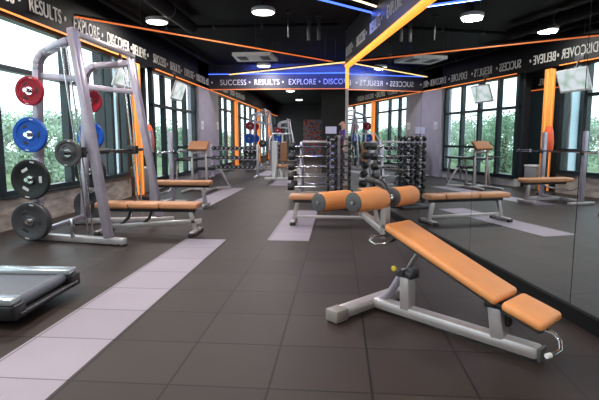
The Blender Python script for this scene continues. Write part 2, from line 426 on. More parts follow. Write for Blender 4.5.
# ------------------------------------------------------------------ ceiling things
def strip_light(label, a, b, w, m, tone):
    a = Vector(a); b = Vector(b); t = thing('led_light', label, 'light', (a + b) / 2)
    a2 = a - t.location; b2 = b - t.location
    MB().bar(a2 + Vector((0, 0, .028)), b2 + Vector((0, 0, .028)), w + .03, .03, .004).build('channel', M['black'], t)
    MB().bar(a2, b2, w, .026, .004).build('light_strip', m, t)
    for k in (.15, .5, .85):
        p = a2.lerp(b2, k)
        MB().cyl(p + Vector((0, 0, .04)), (p.x, p.y, CZ - t.location.z - .002), .006, 6).build('hanger', M['dark_steel'], t)
    return t
strip_light('long orange LED strip running diagonally under the black ceiling', (-4.15, 7.55, 3.12), (.6, 13.2, 3.12), .022, M['orange_dim'], None)
strip_light('short yellow LED strip in front of the lettered cross beam', (-3.05, 13.5, 3.0), (.12, 11.6, 3.0), .022, M['yellow_led'], None)
strip_light('bright blue LED strip on the ceiling near the mirror top', (-2.0, 6.33, 3.42), (.62, 8.95, 3.42), .035, M['blue_led'], None)
strip_light('cream LED strip on the ceiling beside the blue one', (-1.75, 5.75, 3.42), (.60, 8.50, 3.42), .03, M['cream_led'], None)

lamp0 = thing('ceiling_lamp', 'round white ceiling lamp above the weight machine by the windows', 'lamp', (-3.55, 9.47, 3.5))
MB().lathe([(0, .05), (.19, .05), (.215, .03), (.215, -.02), (.205, -.03), (.195, -.02), (0, -.02)]).build('housing', M['white_metal'], lamp0)
MB().lathe([(0, -.022), (.194, -.022), (.19, -.04), (.12, -.055), (0, -.06)]).build('diffuser', M['lamp'], lamp0)
MB().cyl((0, 0, .05), (0, 0, .148), .03, 12).build('stem', M['dark_steel'], lamp0)
lamp_spots = [(-1.38, 8.93, 'round white ceiling lamp nearest the blue LED strip'), (-2.35, 15.2, 'round white ceiling lamp just before the lettered cross beam'),
              (-3.5, 5.2, None), (-1.2, 4.6, None), (-3.4, 1.6, None), (-1.2, 1.2, None), (.9, -1, None), (-1.2, -1.6, None),
              (-2.3, 19, None), (-2.3, 23, None), (-2.3, 28, None), (.9, 20, None)]
LAMP_W = 62
lamps = [(-3.55, 9.47)]
for x, y, lab in lamp_spots:
    dup(lamp0, (x, y, 3.5), None, lab or 'round white ceiling lamp not beside a strip light or beam', None if lab else 'other round ceiling lamps'); lamps.append((x, y))
for i, (x, y) in enumerate(lamps):
    ld = bpy.data.lights.new('lamp_light', 'AREA'); ld.shape = 'DISK'; ld.size = .36; ld.energy = LAMP_W; ld.color = (1, .93, .87)
    lo = bpy.data.objects.new('lamp_light', ld); COL.objects.link(lo); lo.location = (x, y, 3.436)

# hanging grey unit
ac = thing('air_conditioner', 'flat grey unit hanging under the black ceiling ahead', 'air conditioner', (-2.1, 12.1, 3.2))
MB().prism([(-.46, -.45, 0), (.46, -.45, 0), (.52, .5, 0), (-.52, .5, 0)], (0, 0, .07)).build('casing', M['white_metal'], ac, smooth=False)
for k in (-1, 1):
    MB().box((k * .28, 0, -.006), (.22, .5, .01), bevel=.003).build('grille', M['grey_rubber'], ac)
    for j in (-1, 1): MB().cyl((k * .4, j * .35, .07), (k * .4, j * .35, CZ - 3.202), .008, 6).build('hanger', M['dark_steel'], ac)

# dark ducts and pipes
for lab, a, b, r in (('fat round black duct along the ceiling over the walkway', (-3.0, 1, 3.46), (-3.0, 9.9, 3.46), .12),
                     ('slim black pipe along the ceiling near the windows', (-3.9, 1, 3.5), (-3.9, 15.5, 3.5), .05),
                     ('slim black pipe crossing the ceiling above the walkway', (-4.1, 10.4, 3.58), (0, 10.4, 3.58), .035)):
    t = thing('ceiling_duct', lab, 'duct', a)
    d = Vector(b) - Vector(a)
    MB().cyl((0, 0, 0), d, r, 20).build('pipe', M['black'], t)
    for k in (.1, .35, .6, .85):
        p = d * k; n = d.normalized()
        MB().cyl(p - n * .02, p + n * .02, r + .012, 20).build('collar', M['dark_steel'], t)
        MB().cyl(p + Vector((0, 0, r)), (p.x, p.y, CZ - a[2] - .001), .01, 6).build('hanger', M['dark_steel'], t)
for k, (x, y) in enumerate(((-1.0, 9.6), (-.62, 9.9), (-.42, 9.9))):
    t = thing('cable_drop', ('thin dark rod hanging from the ceiling', 'wide dark strap hanging from the ceiling beside a second one', 'wide dark strap hanging from the ceiling nearest the mirror')[k], 'strap', (x, y, CZ - .001))
    MB().box((0, 0, -.24), (.03 if k == 0 else .07, .02, .48), bevel=.003).build('strap', M['dark_steel'], t)
    MB().box((0, 0, -.015), (.1, .06, .03), bevel=.004).build('bracket', M['dark_steel'], t)

# televisions on the window wall
def tv(y, lab):
    t = thing('television', lab, 'television', (WX + .22, y, 2.46))
    rm = Euler((0, R(20), 0)).to_matrix()
    MB().box((0, 0, 0), (.045, .82, .5), rm, .01).build('casing', M['white_metal'], t)
    s = MB().box((0, 0, 0), (.006, .76, .43)).build('screen', M['screen'], t, smooth=False)
    s.rotation_euler = (0, R(20), 0); s.location = rm @ Vector((.025, 0, .01))
    MB().bar((-.01, 0, .0), (-.095, 0, .42), .05, .03).box((-.112, 0, .47), (.022, .24, .12), bevel=.004).build('bracket', M['dark_steel'], t)
tv(9.35, 'tilted wall television above the weight machine with leaning frames')
tv(12.5, 'tilted wall television above the tan preacher pad, over the tall windows')

# recess contents
t = thing('storage_bin', 'small grey bin standing at the back of the wall recess', 'bin', (RX + .24, 10.75, 0))
MB().box((0, 0, .27), (.36, .4, .54), bevel=.02).build('body', M['bin'], t)
MB().box((0, 0, .565), (.38, .42, .05), bevel=.015).build('lid', M['white_metal'], t)
t = thing('training_stand', 'red orange padded training stand behind the leaning machine, by the recess', 'training stand', (-3.86, 9.6, 0))
MB().lathe([(0, 0), (.2, 0), (.2, .03), (.16, .06), (.04, .08), (0, .08)]).build('base', M['cap_black'], t)
MB().cyl((0, 0, .07), (0, 0, .95), .025, 12).build('pole', M['dark_steel'], t)
MB().lathe([(0, .93), (.06, .935), (.10, .98), (.115, 1.15), (.10, 1.32), (.085, 1.42), (.05, 1.5), (0, 1.52)]).build('pad', M['red_orange'], t)

# ------------------------------------------------------------------ weight plates
def plate(name, label, r, th, m, group=None):
    """thing at the plate centre, axis along local x"""
    q = Matrix.Rotation(PI / 2, 4, 'Y')
    t = thing(name, label, 'weight plate', group=group)
    h = th / 2
    MB().lathe([(.026, -h * .8), (.06, -h * .8), (.07, -h * .45), (r * .72, -h * .45), (r * .80, -h), (r * .97, -h), (r, -h * .7), (r, h * .7), (r * .97, h),
                (r * .80, h), (r * .72, h * .45), (.07, h * .45), (.06, h * .8), (.026, h * .8)], q, 32, True).build('disc', m, t)
    MB().lathe([(.0255, -h * .85), (.045, -h * .85), (.045, h * .85), (.0255, h * .85)], q, 20, True).build('hub', M['chrome'], t)
    for k in range(3):
        a = 2 * PI * k / 3 + PI / 2
        MB().box((0, 0, 0), (th * .56, r * .36, r * .17), bevel=.008).build('grip', M['rubber'] if m is not M['plate_black'] else M['mark'], t,
            mtx=Matrix.Rotation(a, 4, 'X') @ Matrix.Translation((0, 0, r * .53)))
    for k in range(2):
        a = PI * k + .2
        MB().box((0, 0, 0), (th * 1.01, r * .22, r * .07)).build('marking', M['mark'], t, smooth=False,
            mtx=Matrix.Rotation(a, 4, 'X') @ Matrix.Translation((0, 0, r * .88)))
    return t
PL = {'red': plate('weight_plate', 'x', .165, .045, M['red']), 'blue': plate('weight_plate', 'x', .20, .05, M['blue']),
      'black': plate('weight_plate', 'x', .232, .05, M['plate_black']), 'grey': plate('weight_plate', 'x', .225, .045, M['plate_grey']),
      'small': plate('weight_plate', 'x', .15, .04, M['plate_grey'])}
used = set()
def put_plate(kind, loc, rz, label, group=None):
    p = PL[kind]
    if kind not in used:
        used.add(kind); p.location = loc; p.rotation_euler = (0, 0, rz); p['label'] = label
        if group: p['group'] = group
        return p
    q = dup(p, loc, (0, 0, rz), label)
    if 'group' in q and not group: del q['group']
    if group: q['group'] = group
    return q

# ------------------------------------------------------------------ Smith machine
FRAMES = ((-1, 5.24, 5.42, -.05, 0.0), (1, 6.78, 6.56, -.10, .02))      # side, front y, rear y, x shift of rear and front
def sx_rear(z, dx): return -3.53 + .06 * z + dx
def smith(label):
    t = thing('weight_machine', label, 'exercise machine', (0, 0, 0))
    for sg, yf, yr, dx, df in FRAMES:
        pts = [(sx_rear(.09, dx), yr, .09), (sx_rear(1, dx), yr, 1.0), (sx_rear(2, dx), yr, 2.0)]
        xr = sx_rear(2.02, dx)
        pts += [(xr + .2 - .2 * math.cos(a), yr, 2.02 + .2 * math.sin(a)) for a in (.25, .6, .95, 1.3)] + [(-3.12 + df, yr + (yf - yr) * .7, 2.25), (-2.96 + df, yf, 2.28)]
        b = MB()
        for p0, p1 in zip(pts, pts[1:]):
            d = (Vector(p1) - Vector(p0)).normalized() * .012
            b.bar(Vector(p0) - d * (0 if p0 == pts[0] else 1), Vector(p1) + d, .075, .11, .01, up=(0, 1, 0))
        b.build('rear_post', M['lilac_steel'], t)
        MB().bar((-2.62 + df, yf, .09), (-2.92 + df * 0 - (.03 if sg > 0 else 0), yf, 2.41), .08, .13, .014, up=(0, 1, 0)).build('front_upright', M['lilac_steel'], t)
        MB().bar((-3.70 + dx, yr + (yr - yf) * .3, .05), (-2.42 + df, yf - (yr - yf) * .1, .05), .085, .075, .012).build('base_rail', M['silver'], t)
        MB().box((-3.66 + dx, yr + (yr - yf) * .28, .012), (.09, .1, .024), bevel=.005).build('foot', M['rubber'], t)
        MB().box((-2.47 + df, yf, .012), (.09, .1, .024), bevel=.005).build('foot', M['rubber'], t)
        MB().bar((sx_rear(1.93, dx) + .04, yr, 1.93), (-2.86 + df, yf, 1.87), .05, .07, .008).build('crossbar', M['lilac_steel'], t)
        MB().cyl((-2.90 + df, yf - sg * .07, .1), (-3.07 + df, yf - sg * .02, 2.25), .013, 10).build('guide_rod', M['chrome'], t)
        MB().cyl((-2.84 + df, yf - sg * .07, .1), (-3.01 + df, yf - sg * .02, 2.25), .010, 10).build('guide_rod', M['chrome'], t)
        for z in (1.75, 1.26, .75, .262):
            MB().cyl((sx_rear(z, dx), yr, z), (sx_rear(z, dx), yr + sg * .24, z), .0235, 14).build('peg', M['chrome'], t)
        MB().box((-2.95 + df / 2, yf - sg * .06, 1.06), (.13, .1, .12), bevel=.01).build('carriage', M['rubber'], t)
        MB().bar((-3.05 + df, yf, .08), (-3.05 + df, yf, .30), .04, .04).build('stop', M['chrome'], t)
    yf0, yf1 = FRAMES[0][1], FRAMES[1][1]
    MB().bar((-2.92, yf0, 2.37), (-2.90, yf1, 2.37), .06, .06, .008).build('top_brace', M['silver'], t)
    MB().bar((-3.52, FRAMES[0][2], .12), (-3.62, FRAMES[1][2], .12), .06, .06, .008).build('rear_brace', M['lilac_steel'], t)
    MB().cyl((-2.95, yf0 - .26, 1.06), (-2.95, yf1 + .26, 1.06), .015, 14).build('bar', M['dark_steel'], t)
    for sg, y in ((-1, yf0), (1, yf1)): MB().cyl((-2.95, y + sg * .1, 1.06), (-2.95, y + sg * .28, 1.06), .0235, 14).build('sleeve', M['dark_steel'], t)
    MB().cyl((-2.95, yf0 + .3, 1.06), (-2.95, yf0 + .75, 1.06), .034, 14).build('bar_pad', M['rubber'], t)
    return t
s0 = smith('grey weight machine with two leaning frames holding coloured plates, nearest the windows')
def smith_plates(dx, dy, where, group=None):
    for sg, yf, yr, fx, df in FRAMES:
        nm = 'near' if sg < 0 else 'far'
        for kind, z, lab in (('red', 1.75, 'small red'), ('blue', 1.26, 'blue'), ('black', .75, 'large black'), ('grey', .262, 'large grey')):
            zz = z - .0025; x = sx_rear(z, fx) + dx
            l = '%s weight plate on %s frame of %s' % (lab, nm, where)
            if kind == 'grey':
                put_plate(kind, (x, yr + dy + sg * .11, zz), PI / 2, l + ', inner one', group)
                put_plate(kind, (x, yr + dy + sg * .165, zz), PI / 2, l + ', outer one', group)
            else:
                put_plate(kind, (x, yr + dy + sg * .15, zz), PI / 2, l, group)
    put_plate('small', (-2.95 + dx, FRAMES[0][1] + dy - .17, 1.0575), PI / 2, 'small grey weight plate on near bar end of %s' % where, group)
smith_plates(0, 0, 'leaning machine nearest the windows')
dup(s0, (0, 13.6, 0), None, 'distant grey weight machine with coloured plates beyond the lilac pillar')
smith_plates(0, 13.6, 'distant machine beyond pillar')
dup(s0, (0.0, 22.2, 0), None, 'farthest grey weight machine with coloured plates')
smith_plates(0, 22.2, 'farthest machine')

# ------------------------------------------------------------------ pads and benches
def pad_mesh(L, W, T, bevel=.025):
    return MB().box((0, 0, 0), (L, W, T), bevel=bevel, seg=4)
def flat_bench(label, loc, rz, segs, H=.43, W=.27, L=1.32, incl=False):
    t = thing('weight_bench', label, 'bench', loc, rz)
    x = -L / 2
    for s in segs:
        pad_mesh(s * L - .008, W, .075).build('pad', M['tan_dark'], t, mtx=Matrix.Translation((x + s * L / 2, 0, H - .0375))); x += s * L
    MB().bar((-L / 2 + .06, 0, H - .10), (L / 2 - .06, 0, H - .10), .07, .05, .008).build('spine', M['dark_steel'], t)
    for sg in (-1, 1):
        MB().bar((sg * (L / 2 - .12), 0, H - .12), (sg * (L / 2 - .06), 0, .04), .06, .055, .008).build('leg', M['silver'], t)
        MB().bar((sg * (L / 2 - .06), -.2, .035), (sg * (L / 2 - .06), .2, .035), .065, .05, .012).build('foot_bar', M['silver'], t)
        for k in (-1, 1): MB().box((sg * (L / 2 - .06), k * .2, .024), (.075, .05, .048), bevel=.012).build('foot_cap', M['rubber'], t)
    if incl:
        MB().bar((-L / 2 + .05, 0, .075), (L / 2 + .02, 0, .17), .06, .06, .01).build('base_rail', M['silver'], t)
        for xx in (-.28, .0): MB().tube([(xx - .12, 0, .10), (xx, 0, .2), (xx + .04, 0, H - .1)], .02).build('strut', M['dark_steel'], t)
    else:
        MB().bar((-L / 2 + .08, 0, .10), (L / 2 - .08, 0, .10), .045, .04, .006).build('lower_brace', M['silver'], t)
    return t
flat_bench('flat brown bench standing under the leaning weight machine', (-2.43, 5.97, 0), 0, (.33, .30, .37), H=.41, L=1.34, incl=True)
flat_bench('flat brown bench behind the tan foot rollers, on the pale strip', (-.04, 6.87, 0), 0, (.40, .41, .19), H=.43, L=1.33)

# bench press station
t = thing('bench_press', 'bench press with two grey uprights and a tan pad beyond the leaning machine', 'bench', (-3.16, 8.42, 0))
pad_mesh(1.06, .28, .08).build('pad', M['tan_dark'], t, mtx=Matrix.Translation((.36, 0, .44)))
MB().bar((-.1, 0, .38), (.85, 0, .38), .07, .05).build('spine', M['dark_steel'], t)
MB().bar((.74, 0, .36), (.78, 0, .045), .06, .055).build('leg', M['silver'], t)
MB().bar((.78, -.22, .04), (.78, .22, .04), .065, .055, .012).build('foot_bar', M['silver'], t)
MB().bar((0, 0, .075), (.75, 0, .075), .06, .05).build('base_rail', M['silver'], t)
for sg in (-1, 1):
    MB().bar((0, sg * .5, .06), (0, sg * .5, 1.36), .075, .07, .008, up=(0, 1, 0)).build('upright', M['lilac_steel'], t)
    MB().bar((-.3, sg * .5, .035), (.28, sg * .5, .035), .07, .05, .01).build('foot_bar', M['silver'], t)
    MB().box((.055, sg * .5, .95), (.05, .05, .03), bevel=.004).box((.085, sg * .5, .98), (.015, .05, .09), bevel=.004).build('bar_hook', M['dark_steel'], t)
    MB().tube([(0, sg * .46, .5)] + arc((.02, sg * .25, .48), .22, 0 if sg > 0 else PI, PI / 2 * (-1) if sg > 0 else 1.5 * PI, (0, 1, 0), (0, 0, 1), 8) + [(.05, 0, .26)], .018).build('brace', M['silver'], t)
MB().bar((0, -.5, .075), (0, .5, .075), .06, .05).build('cross_tube', M['silver'], t)
def barbell(label, loc, rz, L=2.1, r=.014, heads=None, group=None):
    t = thing('barbell', label, 'barbell', loc, rz, group)
    MB().cyl((-L / 2, 0, 0), (L / 2, 0, 0), r, 12).build('bar', M['chrome'], t)
    for sg in (-1, 1):
        if heads: MB().lathe([(0, -heads[1] / 2), (heads[0] * .9, -heads[1] / 2), (heads[0], -heads[1] / 2 + .012), (heads[0], heads[1] / 2 - .012), (heads[0] * .9, heads[1] / 2), (0, heads[1] / 2)],
                    Matrix.Translation((sg * (L / 2 - heads[1] / 2), 0, 0)) @ Matrix.Rotation(PI / 2, 4, 'Y'), 16).build('head', M['rubber'], t)
        else:
            MB().cyl((sg * (L / 2 - .4), 0, 0), (sg * L / 2, 0, 0), .024, 14).cyl((sg * (L / 2 - .42), 0, 0), (sg * (L / 2 - .4), 0, 0), .035, 14).build('sleeve', M['chrome'], t)
    return t
barbell('long steel barbell resting on the bench press uprights', (-3.103, 8.6, .9795), PI / 2)

# ------------------------------------------------------------------ decline bench in the foreground
OB = thing('decline_bench', 'tan decline sit up bench with foam foot rollers in the foreground', 'bench', (.26 * .968, 3.49 * .968, 0), R(-42.7))
SCL = .968
BASE = Matrix.Scale(SCL, 4); UP = Matrix.Translation((0, 0, .038)) @ BASE
def bp(name, mb, m, parent=OB, label=None, mtx=None, **k):
    k['mtx'] = mtx or UP
    o = mb.build(name, m, parent, **k)
    if label: o['label'] = label
    return o
bp('base_rail', MB().bar((.03, 0, .062), (1.20, 0, .056), .10, .082, .03), M['silver'], mtx=BASE)
bp('rail_cap', MB().box((1.205, 0, .052), (.025, .096, .084), bevel=.012), M['grey_rubber'], mtx=BASE)
bp('front_foot', MB().bar((0, -.36, .055), (0, .34, .055), .10, .085, .028), M['silver'], mtx=BASE)
for k in (-1, 1):
    bp('foot_cap', MB().box((0, k * .385, .05), (.12, .13, .092), bevel=.02), M['foot_grey'], mtx=BASE)
bp('front_post', MB().bar((.308, 0, .03), (.30, 0, .285), .075, .095, .012, up=(0, 1, 0)), M['silver'])
bp('clamp', MB().box((.30, 0, .285), (.13, .1, .05), bevel=.012).cyl((.29, -.07, .30), (.29, .07, .30), .018, 12).box((.345, 0, .30), (.05, .075, .07), bevel=.01), M['dark_steel'])
bp('brace', MB().tube([(.06, 0, .03), (.16, 0, .12), (.24, 0, .25), (.28, 0, .30)], .026), M['lilac_steel'])
bp('support_strut', MB().tube([(.285, 0, .29), (.33, 0, .37), (.40, 0, .48)], .016), M['chrome'])
pn = bp('pull_pin', MB().cyl((.27, -.05, .325), (.27, -.11, .335), .007, 10), M['chrome'])
bp('knob', MB().lathe([(0, -.012), (.014, -.012), (.02, -.004), (.02, .006), (.012, .014), (0, .014)], Matrix.Translation((.27, -.115, .336)) @ Matrix.Rotation(PI / 2, 4, 'X'), 14), M['yellow'], pn, 'yellow knob')
bp('rear_post', MB().bar((.962, 0, .03), (.935, 0, .235), .085, .095, .012, up=(0, 1, 0)), M['silver'])
bp('hinge_bracket', MB().box((.935, 0, .235), (.12, .1, .045), bevel=.01).cyl((.93, -.065, .245), (.93, .065, .245), .016, 12).box((1.0, .02, .17), (.03, .05, .12), bevel=.006), M['dark_steel'])
# sloping frame, pad and seat
sl_ = math.atan2(.33, .78)
P0 = Vector((.20, 0, .635)); P1 = Vector((1.0, 0, .30)); dd = (P1 - P0).normalized(); nn = Vector((-dd.z, 0, dd.x)); nn = nn if nn.z > 0 else -nn
def along(s, n): return P0 + dd * s + nn * n
LP = (P1 - P0).length
def slope_box(s0, s1, w, n0, n1, bevel, seg=4, v=0, tilt=0.0):
    if tilt:
        pv = along(LP, -.06); rt = Matrix.Rotation(-tilt, 3, 'Y')
        m = rt @ Matrix((dd, Vector((0, 1, 0)), dd.cross(Vector((0, 1, 0))))).transposed()
        return MB().box(pv + rt @ (along((s0 + s1) / 2, (n0 + n1) / 2) - pv), (s1 - s0, w, n1 - n0), m, bevel, seg)
    m = Matrix((dd, Vector((0, 1, 0)), dd.cross(Vector((0, 1, 0))))).transposed()
    return MB().box(along((s0 + s1) / 2, (n0 + n1) / 2) + Vector((0, v, 0)), (s1 - s0, w, n1 - n0), m, bevel, seg)
bp('spine', slope_box(-.09, LP + .02, .06, -.095, -.055, .008, 2), M['dark_steel'])
bp('seat_frame', slope_box(LP + .0, LP + .25, .06, -.10, -.062, .008, 2, tilt=.10), M['dark_steel'])
bp('pad_board', slope_box(.01, LP - .02, .25, -.058, -.046, .004, 2), M['rubber'])
bp('back_pad', slope_box(0, LP, .285, -.046, .012, .026), M['tan'])
bp('pad_board', slope_box(LP + .05, LP + .26, .24, -.064, -.05, .004, 2, tilt=.10), M['rubber'])
bp('seat_pad', slope_box(LP + .028, LP + .275, .275, -.05, .012, .028, tilt=.10), M['tan'])
e0 = along(LP + .24, -.055)
hp = bp('tail_handle', MB().tube([e0, e0 + Vector((.06, -.0, -.01)), e0 + Vector((.10, -.02, -.035)), e0 + Vector((.115, -.05, -.07)), e0 + Vector((.10, -.10, -.085)), e0 + Vector((.085, -.13, -.085))], .011), M['chrome'])
bp('grip', MB().cyl(e0 + Vector((.09, -.12, -.085)), e0 + Vector((.08, -.15, -.085)), .014, 12), M['white_metal'], hp)
# roller post, handle, axles, rollers
bp('roller_post', MB().bar((.10, 0, .50), (.10, 0, .80), .05, .06, .01, up=(0, 1, 0)), M['silver'])
hb = bp('handlebar', MB().tube([(.10, 0, .79), (.102, 0, .83)] + arc((.042, 0, .84), .06, 0, R(95), (1, 0, 0), (0, 0, 1), 6) + [(.0, 0, .906), (-.05, -.0, .914)], .02, 12), M['dark_steel'])
bp('grip', MB().cyl((.005, 0, .905), (-.075, 0, .917), .023, 12), M['rubber'], hb)
bp('roller_arm', MB().bar((.11, 0, .54), (-.10, 0, .655), .05, .045, .01, up=(0, 1, 0)).bar((-.10, 0, .65), (-.20, 0, .76), .05, .045, .01, up=(0, 1, 0)), M['silver'])
bp('adjust_handle', MB().tube([(.12, -.03, .53), (.06, -.09, .525), (.08, -.14, .50), (.14, -.15, .485), (.20, -.10, .495), (.22, -.04, .52)], .010), M['chrome'])
for u, z in ((-.20, .765), (.12, .795)):
    ax = bp('axle', MB().cyl((u, -.385, z), (u, .31, z), .014, 12), M['chrome'])
    MB().cyl((u, -.04, z), (u, .04, z), .036, 16).build('axle_collar', M['chrome'], ax, mtx=UP)
    for sg, (a, b) in ((-1, (-.37, -.055)), (1, (.055, .30))):
        q = Matrix.Translation((u, (a + b) / 2, z)) @ Matrix.Rotation(-PI / 2, 4, 'X')
        h = (b - a) / 2
        ro = bp('foam_roller', MB().lathe([(.016, -h), (.058, -h), (.066, -h + .006), (.070, -h + .02), (.070, h - .02), (.066, h - .006), (.058, h), (.016, h)], q, 28, True), M['tan'])
        for zz in (-h, h):
            MB().lathe([(.015, zz - .006), (.062, zz - .006), (.067, zz - .003), (.067, zz + .003), (.062, zz + .006), (.015, zz + .006)], q, 24, True).build('end_cap', M['grey_rubber'], ro, mtx=UP)

# ------------------------------------------------------------------ treadmill
T = thing('treadmill', 'treadmill end with grey running belt and silver rails beside the pale strip', 'treadmill', (-2.05, 3.15, 0), R(2))
def tp(name, mb, m, par=T): return mb.build(name, m, par)
tp('deck', MB().box((-.92, 0, .105), (1.75, .78, .07), bevel=.01), M['rubber'])
tp('belt', MB().box((-.92, 0, .158), (1.72, .56, .03), bevel=.008), M['belt'])
tp('roller', MB().cyl((-.055, -.29, .143), (-.055, .29, .143), .042, 20), M['belt'])
for sg in (-1, 1):
    tp('side_rail', MB().box((-.92, sg * .35, .19), (1.86, .12, .04), bevel=.01), M['tread_silver'])
    tp('end_cap', MB().box((-.02, sg * .35, .12), (.11, .122, .10), bevel=.015), M['cap_black'])
    tp('foot', MB().cyl((-.25, sg * .33, 0), (-.25, sg * .33, .075), .03, 14), M['rubber'])
    tp('foot', MB().cyl((-1.6, sg * .33, 0), (-1.6, sg * .33, .075), .03, 14), M['rubber'])
    tp('post', MB().bar((-1.7, sg * .40, .2), (-1.95, sg * .40, 1.25), .06, .09, .015, up=(0, 1, 0)), M['tread_silver'])
    tp('handrail', MB().tube([(-1.88, sg * .4, 1.0), (-1.6, sg * .4, .98), (-1.2, sg * .4, .95)], .02), M['rubber'])
tp('rear_guard', MB().cyl((.03, -.36, .1), (.03, .36, .1), .014, 10).box((.0, 0, .085), (.05, .62, .03), bevel=.006), M['dark_steel'])
tp('motor_hood', MB().box((-1.75, 0, .2), (.5, .8, .16), bevel=.05, seg=4), M['rubber'])
tp('console', MB().box((-1.98, 0, 1.3), (.1, .84, .42), (0, R(-25), 0), .03, 3), M['rubber'])

# ------------------------------------------------------------------ dumbbells, racks
def dumbbell(label, r=.048, hl=.055, gl=.11, group=None, ends=True):
    t = thing('dumbbell', label, 'dumbbell', group=group)
    MB().cyl((-gl / 2 - .01, 0, 0), (gl / 2 + .01, 0, 0), .014, 10).build('handle', M['chrome'], t)
    for sg in (-1, 1):
        MB().lathe([(0, -hl / 2), (r * .85, -hl / 2), (r, -hl / 2 + .01), (r, hl / 2 - .01), (r * .85, hl / 2), (0, hl / 2)],
                   Matrix.Translation((sg * (gl / 2 + hl / 2), 0, 0)) @ Matrix.Rotation(PI / 2, 4, 'Y'), 14).build('head', M['rubber'], t)
        if ends: MB().cyl((sg * (gl / 2 + hl - .001), 0, 0), (sg * (gl / 2 + hl + .002), 0, 0), r * .62, 12).build('end_plate', M['plate_face'], t)
    return t

# dumbbell tower close to the mirror
TX, TY = .0, 8.5
t = thing('dumbbell_tower', 'tall narrow tower rack of dumbbells close to the mirror', 'rack', (TX, TY, 0))
MB().bar((0, 0, .05), (0, 0, 1.28), .06, .06, .008, up=(0, 1, 0)).build('post', M['lilac_steel'], t)
MB().box((0, 0, .025), (.56, .5, .05), bevel=.01).build('base', M['dark_steel'], t)
zt = [.12 + k * .12 for k in range(10)]
for z in zt:
    for sy in (-1, 1):
        MB().bar((-.22, sy * .075, z), (.22, sy * .075, z), .02, .018, .003).bar((0, sy * .02, z), (0, sy * .075, z), .03, .018, .003).build('cradle', M['lilac_steel'], t)
g = 'dumbbells on the tower rack'
sizes = [.059, .058, .057, .056, .055, .054, .053, .052, .051, .05]
for i, z in enumerate(zt):
    first = None
    for sx in (-1, 1):
        for sy in (-1, 1):
            loc = (TX + sx * .118, TY + sy * .085, z + .009 + .0145)
            if first is None:
                first = dumbbell('black round headed dumbbell racked on the tall tower by the mirror', sizes[i], .05, .085, g, False); first.location = loc
            else: dup(first, loc)
tg = thing('notice_sign', 'small pale notice sheet on top of the dumbbell tower', 'sign', (-.14, 8.5, 1.281))
MB().bar((.14, 0, 0), (.0, 0, .02), .02, .012, .002).bar((0, 0, .0), (0, 0, .04), .02, .012, .002, up=(0, 1, 0)).build('holder', M['dark_steel'], tg)
MB().box((0, -.008, .09), (.19, .006, .12)).build('sheet', M['paper'], tg, smooth=False)

# fixed barbell rack behind it
BX0, BX1, BY = -.98, -.02, 10.4
t = thing('barbell_rack', 'grey open rack holding fixed barbells in tiers behind the bench', 'rack', ((BX0 + BX1) / 2, BY, 0))
hw = (BX1 - BX0) / 2
for sx in (-1, 1):
    x = sx * (hw - .18)
    for sy in (-1, 1):
        MB().bar((x, sy * .36, .05), (x, sy * .06, 1.16), .06, .05, .006, up=(1, 0, 0)).build('post', M['lilac_steel'], t)
    MB().bar((x, -.42, .03), (x, .42, .03), .07, .05, .01).build('foot_bar', M['silver'], t)
tiers = [.22, .43, .64, .85, 1.06]
MB().bar((-hw + .2, 0, 1.16), (hw - .2, 0, 1.16), .06, .05, .006).build('top_bar', M['silver'], t)
MB().bar((-hw + .2, 0, .07), (hw - .2, 0, .07), .06, .05, .006).build('base_bar', M['silver'], t)
gb = 'fixed barbells on the open rack'
bb = None
for sy in (-1, 1):
    for z in tiers:
        yy = .36 - (.30) * (z - .05) / 1.11
        for sx in (-1, 1):
            MB().bar((sx * (hw - .18), sy * yy, z - .02), (sx * (hw - .18), sy * (yy + .09), z - .02), .03, .02, .003).build('hook', M['dark_steel'], t)
        loc = ((BX0 + BX1) / 2, BY + sy * (yy + .066), z + .0045)
        if bb is None:
            bb = barbell('fixed barbell with black round heads lying on the open grey rack', loc, 0, 1.12, .0145, (.078, .13), gb)
        else: dup(bb, loc)

# long dumbbell rack near the pillar
DX0, DX1, DY = -4.12, -2.66, 15.4
t = thing('dumbbell_rack', 'three tier dumbbell rack with white end posts in front of the lilac pillar', 'rack', ((DX0 + DX1) / 2, DY, 0))
hw = (DX1 - DX0) / 2
for sx in (-1, 1):
    MB().bar((sx * (hw + .035), .15, .04), (sx * (hw + .035), .12, 1.05), .07, .10, .008, up=(0, 1, 0)).build('end_post', M['white_metal'], t)
    MB().bar((sx * hw, -.28, .03), (sx * hw, .28, .03), .06, .05, .01).build('foot_bar', M['white_metal'], t)
gd = 'dumbbells on the three tier rack'
d0 = None
for j, z in enumerate((.30, .60, .90)):
    y = -.16 + j * .09
    for dy in (-.088, .088):
        MB().bar((-hw, y + dy, z - .03), (hw, y + dy, z - .03), .03, .022, .004).build('shelf_rail', M['lilac_steel'], t)
    for sx in (-1, 1):
        MB().bar((sx * hw, y - .1, z - .03), (sx * hw, .13, z - .03), .03, .03, .004).build('arm', M['white_metal'], t)
    for k in range(10):
        x = (DX0 + DX1) / 2 - hw + .09 + k * (2 * hw - .18) / 9
        loc = (x, DY + y, z - .019 + .058)
        if d0 is None:
            d0 = dumbbell('black dumbbell lying on the three tier rack by the lilac pillar', .058, .065, .11, gd); d0.location = loc; d0.rotation_euler = (0, 0, PI / 2)
        else: dup(d0, loc)

